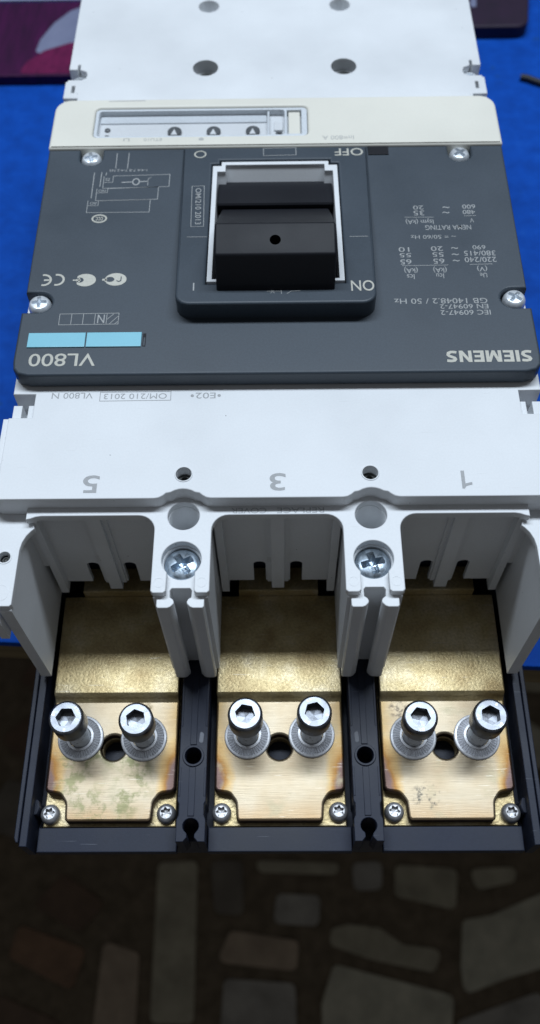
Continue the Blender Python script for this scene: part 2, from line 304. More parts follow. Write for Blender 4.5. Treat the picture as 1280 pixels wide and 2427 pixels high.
def mesh(name, mb, origin=(0, 0, 0), ang=35, weld=True):
    me = bpy.data.meshes.new(name)
    me.from_pydata([((p[0] - origin[0]) * MM, (p[1] - origin[1]) * MM, (p[2] - origin[2]) * MM) for p in mb.v], [], mb.f)
    bm = bmesh.new(); bm.from_mesh(me)
    if weld: bmesh.ops.remove_doubles(bm, verts=bm.verts, dist=2e-6)
    bmesh.ops.recalc_face_normals(bm, faces=bm.faces); bm.faces.index_update()
    bm.normal_update(); flatf = set()
    for q in bm.faces:
        nn = q.normal
        if max(abs(nn.x), abs(nn.y), abs(nn.z)) > 0.99995: flatf.add(q.index); continue
        for e in q.edges:
            if len(e.link_faces) == 2:
                o_ = e.link_faces[0] if e.link_faces[1] is q else e.link_faces[1]
                if o_.normal.dot(nn) > 0.99999: flatf.add(q.index); break
    bm.to_mesh(me); bm.free()
    me.set_sharp_from_angle(angle=math.radians(ang))
    for q in me.polygons: q.use_smooth = q.index not in flatf
    return me
def obj(name, me, mat, parent=None, loc=(0, 0, 0), rz=0.0):
    o = bpy.data.objects.new(name, me); COL.objects.link(o)
    if mat and not me.materials: me.materials.append(M[mat])
    if parent: o.parent = parent
    o.location = tuple(c * MM for c in loc); o.rotation_euler = (0, 0, rz)
    return o
def tag(o, label, cat, group=None, kind=None):
    if label: o['label'] = label
    if cat: o['category'] = cat
    if group: o['group'] = group
    if kind: o['kind'] = kind
    return o

# ================================================================== FLOOR AND TABLE
FZ = -750.0
fl = obj('floor', mesh('floor', MB().add(box(-1600, 1600, -1200, 1800, FZ - 20, FZ))), 'grout'); tag(fl, None, None, kind='structure')
STONES = [
  ('olive', [(-143, 188), (-97, 190), (-95, 24), (-142, 25)]), ('olive', [(-31, 190), (67, 187), (64, 174), (-26, 177)]),
  ('grey', [(81, 187), (116, 189), (114, 158), (82, 157)]), ('grey', [(-6, 154), (44, 152), (41, 120), (-10, 123)]),
  ('olive', [(130, 185), (202, 180), (196, 136), (128, 151)]), ('olive', [(214, 180), (270, 182), (266, 166), (222, 157)]),
  ('warm', [(-58, 116), (19, 105), (16, 75), (-73, 84)]),
  ('olive', [(55, 118), (76, 122), (109, 118), (134, 101), (177, 96), (166, 73), (98, 86), (52, 101)]),
  ('pale', [(56, 82), (185, 51), (179, 15), (42, 15), (42, 43)]),
  ('pale', [(202, 126), (235, 131), (303, 157), (291, 79), (243, 67), (196, 51), (195, 79)]),
  ('grey', [(187, 27), (278, 55), (293, 3), (181, -4)]), ('grey', [(-64, 68), (14, 63), (15, 7), (-67, 8)]),
  ('orange', [(-296, 123), (-217, 97), (-229, 56), (-303, 89)]), ('warm', [(-199, 106), (-158, 93), (-157, 16), (-203, 16)]),
  ('rust', [(-252, 177), (-200, 145), (-226, 114), (-282, 141)]), ('dark', [(-82, 190), (-45, 190), (-43, 131), (-76, 134)]),
  ('rust', [(-307, 52), (-235, 25), (-245, -4), (-327, 4)])]
for k, p in STONES:
    obj('stone', mesh('stone', MB().add(plate([fil(p, 7, 3)], FZ - 1, FZ + 2.2, 0.8, 1))), 'stone_' + k, fl)
for i in range(-8, 9):
    for j in range(-5, 8):
        cx = i * 100 + random.uniform(-14, 14); cy = j * 82 + random.uniform(-10, 10)
        if -375 < cx < 355 and -55 < cy < 232: continue
        n = random.choice((4, 5, 6)); a0 = random.uniform(0, 6.28)
        p = [(cx + 48 * random.uniform(0.72, 1.0) * math.cos(a0 + 6.283 * q / n), cy + 40 * random.uniform(0.72, 1.0) * math.sin(a0 + 6.283 * q / n)) for q in range(n)]
        kinds = ('rust', 'dark', 'rust', 'orange', 'dark') if cx < -230 else ('olive', 'grey', 'pale', 'warm', 'dark')
        obj('stone', mesh('stone', MB().add(plate([fil(p, 7, 2)], FZ - 1, FZ + 2.2, 0.8, 1))), 'stone_' + random.choice(kinds), fl)

tb = bpy.data.objects.new('work_table', None); COL.objects.link(tb)
tag(tb, 'blue painted work table with a worn wooden front edge under the circuit breaker', 'table')
ta = math.atan2(143 - 156, 113 + 123)
def trot(p):   # table is turned a few degrees against the breaker
    x, y = p[0] + 5, p[1] - 149.5
    return (x * math.cos(ta) - y * math.sin(ta) - 5, x * math.sin(ta) + y * math.cos(ta) + 149.5, p[2])
obj('tabletop', mesh('tabletop', MB().add(box(-800, 800, 149.5, 1150, -5, 0, 0.8), trot)), 'blue', tb)
obj('edge_board', mesh('edge_board', MB().add(box(-800, 800, 151, 175, -24, -5.02, 0.8), trot)), 'wood', tb)
obj('underframe', mesh('underframe', MB().add(box(-780, 780, 175.3, 1140, -20, -5.02), trot)), 'wood', tb)
for x in (-760, 760):
    for y in (200, 1100):
        obj('leg', mesh('leg', MB().add(box(x - 22, x + 22, y - 22, y + 22, FZ + 2.4, -20.1, 1.5), trot)), 'wood', tb)

# ================================================================== THE CIRCUIT BREAKER
OR = (0.0, 264.0, -TOP)                       # breaker origin: centre of its underside, in the top-face frame
cb = bpy.data.objects.new('circuit_breaker', None); COL.objects.link(cb); cb.location = (0, 264 * MM, 0)
tag(cb, 'large three pole white and dark grey moulded case circuit breaker lying on blue table', 'circuit breaker')
def part(name, mb, mat, parent=None, ang=35): return obj(name, mesh(name, mb, OR, ang), mat, parent or cb)
def rel(x, y, z): return (x - OR[0], y - OR[1], z - OR[2])
CX = (-31.75, 31.75); PX = (-63.4, 0.0, 63.4)

# ---- base housing -------------------------------------------------
b = MB()
b.add(plate([fil([(-95, 71), (-92, 67), (92, 67), (95, 71), (95, 467), (-95, 467)], 1.0, 2)], -TOP, -92, 0.6, 1))
for s in (-1, 1):
    for (xa, xb, zt) in ((95, 93.35, -77.4), (92.75, 90.0, -76.8)):
        y0 = 64.2 if xa == 95 else 62.6
        prof = [(s * xa, y0 + 1.6), (s * (xa - 0.7 if xa == 95 else xa), y0), (s * xb, y0), (s * xb, 200), (s * xa, 200)]
        b.add(plate([prof], -92.5, zt, 0.3, 1))
    b.add(box(min(s * 93.5, s * 92.6), max(s * 93.5, s * 92.6), 64.5, 200, -92.5, -79.6))
    b.add(box(min(s * 94.9, s * 88), max(s * 94.9, s * 88), 161.4, 467, -92.5, -45.2))
    b.add(plate([fil([(s * 90.2, 74.5), (s * 89, 75), (s * 88.2, 77.5), (s * 89, 80), (s * 90.2, 80.5)], 0.5, 2)], -92.5, -82.0, 0.2, 1))
for c in CX:
    key = [(c - 5.1, 160), (c - 5.1, 78), (c - 4.5, 77), (c - 4.5, 73), (c - 5.2, 71.5), (c - 5.2, 63.8), (c - 2.6, 63.8), (c - 1.3, 65.3), (c - 1.35, 66.4)]
    key += [(c + 2.9 * math.cos(math.radians(a)), 69.2 + 2.7 * math.sin(math.radians(a))) for a in range(238, -60, -22)]
    key += [(c + 1.35, 66.4), (c + 1.3, 65.3), (c + 2.6, 63.8), (c + 5.2, 63.8), (c + 5.2, 71.5), (c + 4.5, 73), (c + 4.5, 77), (c + 5.1, 78), (c + 5.1, 160)]
    b.add(plate([key, circ(c, 94.2, 3.0)], -92.5, -75.2, 0.25, 1))
    b.add(plate([circ(c, 94.2, 4.0), circ(c, 94.2, 3.05)], -75.4, -74.6, 0.2, 1))
    for y0, y1 in ((72.6, 90.0), (98.4, 159)):
        b.add(box(c - 1.25, c + 1.05, y0, y1, -75.6, -74.75, 0.15))
        b.add(box(c - 4.9, c - 4.2, y0 + 7, y1, -75.6, -74.95, 0.15)); b.add(box(c + 4.2, c + 4.9, y0 + 7, y1, -75.6, -74.95, 0.15))
for (x0, x1) in ((-88.2, -37.4), (-26.1, 26.1), (37.4, 88.2)):
    b.add(box(x0, x1, 62.0, 70.6, -89, -84.5, 0.35))
b.add(box(-90, 90, 172, 200, -92.5, -45.5)); b.add(box(-88, 88, 199.9, 466.9, -92.5, -45.6))
bh = part('base_housing', b, 'base')
for c, s in ((CX[0], 1), (CX[1], -1)):
    sc_o = fil([(c + s * 1.9, 99.4), (c + s * 3.4, 98.9), (c + s * 3.7, 102.6), (c + s * 2.3, 103.6)], 0.7, 3)
    obj('scuff_mark', mesh('scuff_mark', MB().add(plate([sc_o], -75.3, -75.12)), OR), 'scuff', bh)

# ---- white upper housing -----------------------------------------
def bulge(c):    # scooped front edge behind each round hole, walked from left to right
    return [(c - 9.5, 160.3), (c - 8.0, 160.6), (c - 6.7, 161.4), (c - 5.6, 162.4)] + [(c + 7.0 * math.cos(math.radians(a)), 157.0 + 7.0 * math.sin(math.radians(a))) for a in range(126, 50, -12)] + [(c + 5.6, 162.4), (c + 6.7, 161.4), (c + 8.0, 160.6), (c + 9.5, 160.3)]
side = [(95, 160.3), (95, 194), (86.6, 194), (86.6, 204.4), (94.7, 204.4), (94.7, 368.4), (88.8, 368.4), (88.8, 370.6), (95.3, 370.6), (95.3, 382.4), (94.4, 382.4), (94.4, 383.6), (88.2, 383.6), (86.4, 385.0), (85.9, 387.2), (86.6, 389.6), (89.6, 391.0), (89.6, 394.8), (90.8, 394.8), (90.8, 391.2), (94.6, 391.2), (94.6, 467)]
outl = bulge(CX[0]) + bulge(CX[1]) + side + [(-x, y) for x, y in reversed(side)]
b = MB()
holes = [circ(s * 31.75, 169.8, 2.75) for s in (-1, 1)] + [circ(s * 31.75, 391.2, 6.2) for s in (-1, 1)] + [circ(s * 31.75, 439.2, 4.9) for s in (-1, 1)]
holes += [rect(-28.5, 239, 28.5, 320)] + [rect(s * 91.4 - 0.75, 374.5, s * 91.4 + 0.75, 379.5) for s in (-1, 1)]
b.add(plate([outl] + holes, -45, 0, 0.35, 2))
for s in (-1, 1):
    b.add(plate([circ(s * 31.75, 169.8, 3.15), circ(s * 31.75, 169.8, 2.7)], -0.5, 0.25, 0.1, 1))
    b.add(plate([circ(s * 31.75, 391.2, 6.3)], -9, -6.0))
    b.add(plate([circ(s * 31.75, 439.2, 5.0)], -14, -10))
    x0, x1 = sorted((s * 94.5, s * 86.2)); b.add(box(x0, x1, 193.5, 204.8, -14, -9.5))
    for xa, xb in ((94.6, 91.4), (89.2, 86.9)):
        x0, x1 = sorted((s * xa, s * xb)); b.add(box(x0, x1, 193.8, 201.0, -10, -2.2, 0.3))
    x0, x1 = sorted((s * 94.2, s * 85.5)); b.add(box(x0, x1, 383, 395.5, -12, -6.5)); 
    x0, x1 = sorted((s * 95.2, s * 88.5)); b.add(box(x0, x1, 368.2, 371, -12, -5)); b.add(box(x0, x1, 374, 380, -12, -5))
# lower comb-shaped plane with the three arches
comb = [(-85.4, 165), (-85.4, 155.9), (-83.9, 156.2), (-82.2, 156.9), (-80.4, 157.2)]
rr_ = 5.8
for c in CX:
    comb += [(c - 9.6 - rr_, 157.2)] + [(c - 9.6 - rr_ + rr_ * math.sin(math.radians(a)), 157.2 - rr_ + rr_ * math.cos(math.radians(a))) for a in range(12, 90, 13)] + [(c - 9.6, 157.2 - rr_)]
    comb += [(c - 9.6, 129.0), (c - 8.8, 128.2), (c - 5.4, 128.2), (c - 4.6, 129.0)]
    comb += [(c + 6.6 * math.cos(math.radians(a)), 140.4 + 6.6 * math.sin(math.radians(a))) for a in range(226, -47, -8)]
    comb += [(c + 4.6, 129.0), (c + 5.4, 128.2), (c + 8.8, 128.2), (c + 9.6, 129.0), (c + 9.6, 157.2 - rr_)]
    comb += [(c + 9.6 + rr_ - rr_ * math.cos(math.radians(a)), 157.2 - rr_ + rr_ * math.sin(math.radians(a))) for a in range(12, 90, 13)] + [(c + 9.6 + rr_, 157.2)]
comb += [(80.4, 157.2), (82.2, 156.9), (83.9, 156.2), (85.4, 155.9), (85.4, 165)]
b.add(plate([comb] + [circ(c, 156.9, 5.4) for c in CX], -9.2, -6, 0.3, 2))
for c in CX:       # pillars with their T-slots
    pil = [(c - 9.0, 163), (c - 9.0, 127.8), (c - 7.8, 127.6), (c - 7.8, 124.8), (c - 7.3, 124.2), (c - 4.2, 124.2), (c - 3.2, 124.6), (c - 2.2, 125.7), (c - 2.1, 126.4), (c - 2.5, 127.3), (c - 3.5, 128.0), (c - 3.6, 130.4), (c - 3.0, 131.2)]
    pil += [(2 * c - x, y) for x, y in reversed(pil)]
    b.add(plate([pil, circ(c, 156.9, 5.2), circ(c, 140.4, 6.15)], -74, -9.0, 0.25, 2)); b.add(plate([circ(c, 140.4, 6.3)], -20, -13.5))
    for s in (-1, 1):       # moulding marks: thin raised rings on the prongs
        b.add(plate([circ(c + s * 7.0, 131.9, 1.75, 28), circ(c + s * 7.0, 131.9, 1.55, 28)], -6.3, -5.93))
for s in (-1, 1):
    o1 = [(s * 97, 161.0), (s * 97, 125.6), (s * 87.9, 125.6), (s * 87.2, 126.3), (s * 87.2, 146.5), (s * 86.7, 149.3), (s * 85.6, 151.8), (s * 84.2, 153.6), (s * 83.2, 154.6), (s * 84.4, 161.0)]
    b.add(plate([o1, circ(s * 91.9, 143.6, 2.1)], -13, -10, 0.25, 2))
    b.add(plate([circ(s * 91.9, 143.6, 2.6), circ(s * 91.9, 143.6, 2.05)], -10.2, -9.8, 0.1, 1))
    b.add(plate([circ(s * 91.6, 130.4, 3.0, 32), circ(s * 91.6, 130.4, 2.8, 32)], -10.3, -9.93))
    x0, x1 = sorted((s * 91.6, s * 87.6)); b.add(box(x0, x1, 125.0, 161, -74, -12.6, 0.3))
    x0, x1 = sorted((s * 95, s * 92.0)); b.add(box(x0, x1, 122.4, 126.4, -30, -15.0, 0.3))
    x0, x1 = sorted((s * 97, s * 84.0)); b.add(box(x0, x1, 157.5, 161.2, -44, -12.5)); x0, x1 = sorted((s * 97, s * 94.0)); b.add(box(x0, x1, 160.8, 194, -45, -0.6, 0.3)); 
uh = part('upper_housing', b, 'white')
# pocket back walls with slots and a centre rib
for px in PX:
    h = 21.9
    prof = [(px - h, -9), (px - h, -62.5), (px - 9.3, -62.5)] + [(px - 7 + 2.3 * math.cos(math.radians(a)), -48.5 + 2.0 * math.sin(math.radians(a))) for a in range(180, -1, -30)] + [(px - 4.7, -62.5), (px + 4.7, -62.5)]
    prof += [(px + 7 + 2.3 * math.cos(math.radians(a)), -48.5 + 2.0 * math.sin(math.radians(a))) for a in range(180, -1, -30)] + [(px + 9.3, -62.5), (px + h, -62.5), (px + h, -9)]
    bb = MB().add(exty([prof], 160.0, 162.0, 0.2, 1))
    bb.add(box(px - 2.4, px + 2.4, 157.5, 161, -64.5, -8.9, 0.3)); bb.add(box(px - 4.0, px + 4.0, 159.2, 161.5, -62.2, -8.9, 0.2))
    for s in (-1, 1):
        x0, x1 = sorted((px + s * h, px + s * (h - 2.8))); bb.add(box(x0, x1, 156.7, 161, -66, -8.9, 0.3))
    obj('pocket_wall', mesh('pocket_wall', bb, OR), 'white', uh)

# ---- painted shade down the holes: added dark discs, screws coloured dark
for s in (-1, 1):
    hd = driven_head([(2.65, -12), (2.65, -4.6), (2.2, -4.0)], lambda t: 1.3, 1.6, n=32)
    o = part('hole_screw', MB().add(hd, lambda p: (p[0] + s * 31.75, p[1] + 169.8, p[2])), 'dark_hole')
    part('hole_shade_disc', MB().add(plate([circ(s * 31.75 + 0.3, 391.0, 4.9, 40, 4.6)], -7, -5.7)), 'dark_hole')
    part('hole_shade_disc', MB().add(plate([circ(s * 91.9, 143.6, 2.9)], -15.2, -13.3)), 'dark_hole')
    part('hole_screw', MB().add(driven_head([(1.5, -13.5), (1.5, -12.6), (1.2, -12.2)], lambda t: 0.8, 0.4, n=32), lambda p: (p[0] + s * 91.9, p[1] + 143.6, p[2])), 'dark_hole')

# ---- dark grey front cover ---------------------------------------
def cover_side(s):
    p = [(s * 88.4, 207.4), (s * 92.2, 208.4), (s * 94.0, 210.6), (s * 94.5, 214), (s * 94.5, 237.1), (s * 93.8, 237.1)]
    p += [(s * (88.5 - 4.9 * math.sin(math.radians(a))), 242.0 - 4.9 * math.cos(math.radians(a))) for a in range(0, 181, 15)]
    p += [(s * 94.0, 246.9), (s * 94.8, 327)]
    p += [(s * 81.5, 327), (s * 81.5, 322.4)] + [(s * (76.7 + 4.8 * math.cos(math.radians(a))), 322.3 - 4.8 * math.sin(math.radians(a))) for a in range(15, 166, 15)] + [(s * 71.9, 322.4), (s * 71.9, 327)]
    return p
outl = cover_side(1) + list(reversed(cover_side(-1)))
fc = part('front_cover', MB().add(plate([outl, rect(-27.5, 241.5, 27.5, 319)], 0.05, 7.0, 0.9, 3)), 'grey')
obj('cover_plug', mesh('cover_plug', MB().add(box(38.7, 47.2, 321.6, 326.6, 6.0, 7.5, 0.2)), OR), 'black', fc)
for x0, x1 in ((-90.2, -69.35), (-68.85, -48.9)):
    obj('blank_tab', mesh('blank_tab', MB().add(box(x0, x1, 219.9, 226.6, 6.0, 7.55, 0.2)), OR), 'tab', fc)
obj('tab_slot', mesh('tab_slot', MB().add(plate([rect(-48.4, 220.2, -47.3, 226.2), rect(-48.15, 220.5, -47.55, 224.5)], 6.0, 7.12)), OR), 'black', fc)

# ---- cream trip-unit panel ---------------------------------------
bo = fil([(-95, 326.9), (95, 326.9), (95, 358.5), (-95, 358.5)], [0.6, 0.6, 7, 7], 8)
tp = part('trip_unit_panel', MB().add(plate([bo, fil(rect(-77.2, 333.8, 14.0, 352.6), 2.2, 4)], 0.05, 8.0, 1.1, 3)), 'beige')
def sub(name, mb, mat, par, ang=35): return obj(name, mesh(name, mb, OR, ang), mat, par)
sub('window_frame', MB().add(plate([fil(rect(-77.0, 334.0, 13.8, 352.4), 2.0, 4), fil(rect(-75.6, 335.0, 4.2, 351.2), 1.4, 4), rect(5.2, 335.4, 11.4, 350.8)], 1.0, 7.3, 0.2, 1)), 'lightgrey', tp)
sub('setting_plate', MB().add(box(-76, 12.5, 334.4, 352.0, 0.3, 4.4)), 'white', tp)
sub('setting_strip', MB().add(box(-75.2, -3.5, 346.2, 350.6, 4.3, 5.0, 0.2)), 'lightgrey', tp)
sub('window_divider', MB().add(box(-3.2, -2.3, 335.1, 351.1, 4.3, 6.6, 0.1)), 'lightgrey', tp)
sub('release_button', MB().add(box(-0.4, 3.4, 340.5, 346.0, 4.3, 5.2, 0.3)), 'white', tp)
sub('test_socket', MB().add(plate([rect(0.4, 336.2, 3.2, 339.4), circ(1.9, 337.8, 0.75, 16)], 4.3, 5.2)), 'greydial', tp)
sub('cover_latch', MB().add(box(5.9, 10.8, 335.9, 350.3, 4.3, 6.6, 0.3)), 'beige', tp)
for x in (-42.9, -26.2, -9.4):
    d = sub('dial', MB().add(lathe([(3.0, 4.3), (3.0, 5.3), (2.7, 5.6), (0.01, 5.6)], 40, x, 340.2)), 'greydial', tp)
    sub('dial_pointer', MB().add(plate([[(x - 1.5, 337.5), (x + 1.2, 337.5), (x - 0.1, 341.0)]], 5.55, 5.9)), 'white', tp)
for y in (342.2, 337.6):
    sub('indicator', MB().add(lathe([(1.25, 4.3), (1.25, 4.8), (0.9, 5.1), (0.01, 5.2)], 24, -71.9, y)), 'greydial', tp)
sub('window_pane', MB().add(box(-75.5, 4.1, 335.1, 351.1, 6.7, 7.1)), 'pane', tp)

# ---- handle surround (wedge, higher towards the viewer) ----------
KS = 0.0804
def shear(p): return (p[0], p[1], p[2] + KS * (326 - p[1]))
so = fil([(-36.6, 233.0), (36.6, 233.0), (38.4, 326.7), (-38.4, 326.7)], [5.5, 5.5, 0.4, 0.4], 8)
hole = [(-25.9, 243.6), (25.9, 243.6), (25.9, 315.6), (22.6, 315.6), (22.6, 318.2), (-22.6, 318.2), (-22.6, 315.6), (-25.9, 315.6)]
hs = part('handle_surround', MB().add(plate([so, hole], -5.0, 7.6, 1.0, 3), shear), 'grey')
fo = [(-25.4, 244.0), (25.4, 244.0), (25.4, 313.4), (21.9, 313.4), (21.9, 316.0), (-21.9, 316.0), (-21.9, 313.4), (-25.4, 313.4)]
fi = [(-23.5, 245.4), (23.5, 245.4), (23.5, 309.6), (20.2, 309.6), (20.2, 314.0), (-20.2, 314.0), (-20.2, 309.6), (-23.5, 309.6)]
hf = MB().add(plate([fo, fi], -16.0, 8.2, 0.25, 1), shear)
hf.add(extx([[(314.2, 8.3), (308.6, -2.0), (314.2, -2.0)]], -20.3, 20.3))
for s in (-1, 1):
    x0, x1 = sorted((s * 20.1, s * 23.6)); hf.add(extx([[(309.8, 8.6), (304.6, -2.0), (309.8, -2.0)]], x0, x1))
part('handle_frame', hf, 'white')
part('handle_well', MB().add(box(-25.2, 25.2, 244.2, 318, -22, -17)), 'black')
# toggle handle: barrel + grip, a hole in the grip's top face
barrel = [(318, -16.5), (246, -16.5), (246, 3.0), (292.6, 3.0), (292.6, 7.0), (293.2, 7.6), (300, 7.0), (305.5, 5.6), (309, 4.0), (314, 1.0), (318, -2.0)]
bar = part('handle_barrel', MB().add(extx([barrel], -23.2, 23.2, 0.2, 1)), 'black')
grip = fil([(239.2, 13.2), (243.4, 28.6), (255.6, 31.8), (292.3, 5.2), (292.3, 2.0), (250, 0.0), (244, 11.0)], [0.8, 1.3, 1.3, 1.0, 0.3, 0.3, 0.3], 4)
gm = mesh('toggle_handle', MB().add(extx([grip], -21.6, 21.6, 0.8, 3)), OR)
go = obj('toggle_handle', gm, 'black', cb)
cutm = bpy.data.meshes.new('cut'); bmc = bmesh.new(); bmesh.ops.create_cone(bmc, cap_ends=True, segments=32, radius1=2.0 * MM, radius2=2.0 * MM, depth=16 * MM); bmc.to_mesh(cutm); bmc.free()
cut = bpy.data.objects.new('cut', cutm); COL.objects.link(cut)
tilt = math.atan2(31.8 - 28.6, 255.6 - 243.4)
cut.matrix_world = Matrix.Translation(Vector((0.0, 249.0, 30.0 + TOP)) * MM) @ Matrix.Rotation(tilt, 4, 'X')
mod = go.modifiers.new('b', 'BOOLEAN'); mod.object = cut; mod.operation = 'DIFFERENCE'; mod.solver = 'EXACT'
bpy.context.view_layer.update()
dg = bpy.context.evaluated_depsgraph_get()
nm = bpy.data.meshes.new_from_object(go.evaluated_get(dg)); go.modifiers.clear(); go.data = nm
bpy.data.objects.remove(cut)
if not nm.materials: nm.materials.append(M['black'])

# ---- terminals ----------------------------------------------------
h = 24.3
up_o = fil([(-15.8, 72.2), (15.8, 72.2), (16.3, 79.0), (18.6, 82.2), (h, 83.0), (h, 118.5), (-h, 118.5), (-h, 83.0), (-18.6, 82.2), (-16.3, 79.0)], [1.5, 1.5, 3.5, 2.5, 2.0, 0, 0, 2.0, 2.5, 3.5], 5)
PO = (0, 98.0, -82.0)
pad_me = mesh('contact_pad', MB().add(plate([up_o, circ(0, 99.4, 4.7)], -86.4, -82.0, 1.0, 3)), PO)
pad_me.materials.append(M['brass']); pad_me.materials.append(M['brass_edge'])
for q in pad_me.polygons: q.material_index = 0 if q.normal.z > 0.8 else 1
low_me = mesh('lower_tier', MB().add(plate([rect(-h - 0.2, 71.2, h + 0.2, 160), circ(0, 99.4, 4.6)], -91, -86.5, 0.4, 2)), PO)
bar_prof = [(116.6, -86.4), (116.6, -82.2), (117.4, -81.7), (118.4, -80.2), (119.0, -78.6), (119.8, -78.0), (160.2, -78.0), (160.2, -86.4)]
bar_me = mesh('conductor_bar', MB().add(extx([bar_prof], -h + 0.2, h - 0.2, 0.5, 2)).add(box(-16, 16, 160.4, 171, -86, -73.0, 0.6)), PO)
hexr = lambda t: 3.2 / math.cos(((t + 0.3) % (math.pi / 3)) - math.pi / 6)
bolt = MB().add(driven_head([(0.01, -64.3), (5.9, -64.3), (6.25, -63.8), (6.25, -56.1), (6.12, -55.5), (5.8, -55.15), (5.35, -55.0), (3.95, -55.0)], hexr, 4.2, 0.93))
thr = [(3.9, -62.9), (3.9, -70)]
z_ = -70.0
while z_ > -82: thr += [(3.95, z_ - 0.15), (3.45, z_ - 0.6), (3.45, z_ - 0.7), (3.95, z_ - 1.15)]; z_ -= 1.25
shank_me = mesh('shank', MB().add(lathe(thr, 40)), (0, 0, -79), 40)
bolt_me = mesh('terminal_bolt', bolt, (0, 0, -79), 40)
# ribbed conical washer
wv = MB(); n = 88; rings = []
for (r, z, rib) in ((8.75, -81.9, 0), (8.75, -81.0, 0), (8.45, -80.65, 0), (7.75, -80.5, 0), (7.6, -80.45, 1), (5.35, -79.75, 1), (5.2, -79.55, 0), (4.4, -79.4, 0), (4.25, -79.6, 0), (4.25, -81.9, 0)):
    rings.append([(r * math.cos(2 * math.pi * i / n), r * math.sin(2 * math.pi * i / n), z - (0.75 if rib and i % 2 else 0)) for i in range(n)])
wv.v = [p for r in rings for p in r]
wv.f = [(k * n + i, k * n + (i + 1) % n, (k + 1) * n + (i + 1) % n, (k + 1) * n + i) for k in range(len(rings) - 1) for i in range(n)]
wash_me = mesh('washer', wv, (0, 0, -79), 25)
torx = lambda t: 1.75 + 0.33 * math.cos(6 * t)
ts_me = mesh('plate_screw', MB().add(driven_head([(3.5, -87), (3.6, -85.4), (3.5, -84.6), (3.1, -83.7), (2.6, -83.2), (2.15, -83.0)], torx, 1.9, 0.85, 96)), (0, 0, -84))
def cross(arm, wid):
    def f(t):
        t = (t + math.pi / 4) % (math.pi / 2) - math.pi / 4
        return min(arm, wid / max(abs(math.sin(t)), 1e-3), wid / max(abs(math.sin(abs(t))), 1e-3)) if abs(t) < math.pi / 4 - 1e-4 else wid * 1.35
    return lambda t: max(f(t), wid * 1.25)
# letters stamped on the bolt heads
def text_mesh(s, bold=0.0):
    cu = bpy.data.curves.new('t', 'FONT'); cu.body = s; cu.size = 10; cu.offset = bold; cu.resolution_u = 4
    o = bpy.data.objects.new('t', cu); me = bpy.data.meshes.new_from_object(o)
    v = [(a.co.x, a.co.y) for a in me.vertices]; f = [tuple(q.vertices) for q in me.polygons]
    bpy.data.objects.remove(o); bpy.data.curves.remove(cu); bpy.data.meshes.remove(me)
    x0 = min(p[0] for p in v); x1 = max(p[0] for p in v); y0 = min(p[1] for p in v); y1 = max(p[1] for p in v)
    return [((p[0] - (x0 + x1) / 2) / max(x1 - x0, 1e-6), (p[1] - (y0 + y1) / 2) / max(y1 - y0, 1e-6)) for p in v], f
def text_box(s, cx, cy, wd, ht, zf, bold=0.0, rot=math.pi):
    v, f = text_mesh(s, bold); c, sn = round(math.cos(rot), 6), round(math.sin(rot), 6)
    out = []
    for x, y in v:
        X, Y = x * wd, y * ht
        X, Y = X * c - Y * sn + cx, X * sn + Y * c + cy
        out.append((X, Y, zf(X, Y)))
    return out, f
stamp = MB()
for a, s in ((0.4, '8.8'), (2.5, 'BE'), (4.4, '8')):
    stamp.add(text_box(s, 4.65 * math.cos(a), 4.65 * math.sin(a), 1.9 if len(s) > 1 else 0.8, 1.15, lambda x, y: -54.97, 0.1, a - math.pi / 2))
stamp_me = mesh('stamped_mark', stamp, (0, 0, -79))
BOLTS = ((-75.6, 103.0, 0.3), (-51.4, 102.8, 1.0), (-12.0, 103.5, 0.1), (12.4, 103.9, 1.6), (50.8, 102.9, 2.2), (75.0, 102.8, 2.9))
for px in (-62.8, 0.1, 62.9):
    t_ = obj('terminal_plate', pad_me, 'brass', cb, rel(px, *PO[1:]))
    obj('lower_tier', low_me, 'brass_cast', t_); obj('conductor_bar', bar_me, 'brass_cast', t_)
for i, (x, y, a) in enumerate(BOLTS):
    dz = (0.0, -0.7, 0.3, 0.6, -0.9, -0.3)[i]
    bo_ = obj('terminal_bolt', bolt_me, 'steel', cb, rel(x, y, -79.4 + dz), a)
    bo_.rotation_euler = ((0.0, 0.02, -0.01, 0.015, -0.015, 0.01)[i], (-0.02, -0.01, 0.0, 0.015, 0.0, -0.015)[i], a)
    obj('shank', shank_me, 'screwzinc', bo_); obj('washer', wash_me, 'washer', bo_, (0, 0, -0.05 - dz)); obj('stamped_mark', stamp_me, 'washer', bo_)  # shank coloured brighter than its bolt head, standing in for reflections
for x, y, a in ((-84.7, 75.5, .2), (-41.8, 75.6, .7), (-21.4, 75.8, 1.1), (21.7, 76.0, .4), (42.2, 75.9, .9), (85.0, 75.4, .1)):
    obj('plate_screw', ts_me, 'dullsteel', cb, rel(x, y, -84.0), a)
ps = driven_head([(6.0, -13.5), (6.1, -11.0), (5.9, -10.2), (5.4, -9.7), (4.7, -9.4)], cross(4.2, 1.25), 2.6, 0.42, 144, 0.8)
ps_me = mesh('housing_screw', MB().add(ps), (0, 0, -8), 30)
for c, a in ((-31.75, 0.55), (31.75, 0.25)):
    q = obj('housing_screw', ps_me, 'zinc', cb, rel(c, 140.2, -8), a)
cs = driven_head([(4.2, 1.0), (4.4, 4.2), (4.2, 5.4), (3.7, 6.5), (3.3, 6.9), (3.05, 7.05)], cross(2.9, 0.75), 3.2, 0.5, 144, 0.35)
cs_me = mesh('cover_screw', MB().add(cs), (0, 0, 3), 30)
for x, y, a in ((-88.5, 241.9, 0.1), (89.0, 242.4, 0.9), (-76.7, 322.2, 0.2), (76.8, 322.6, 0.6)):
    obj('cover_screw', cs_me, 'screwzinc', cb, rel(x, y, 3), a)
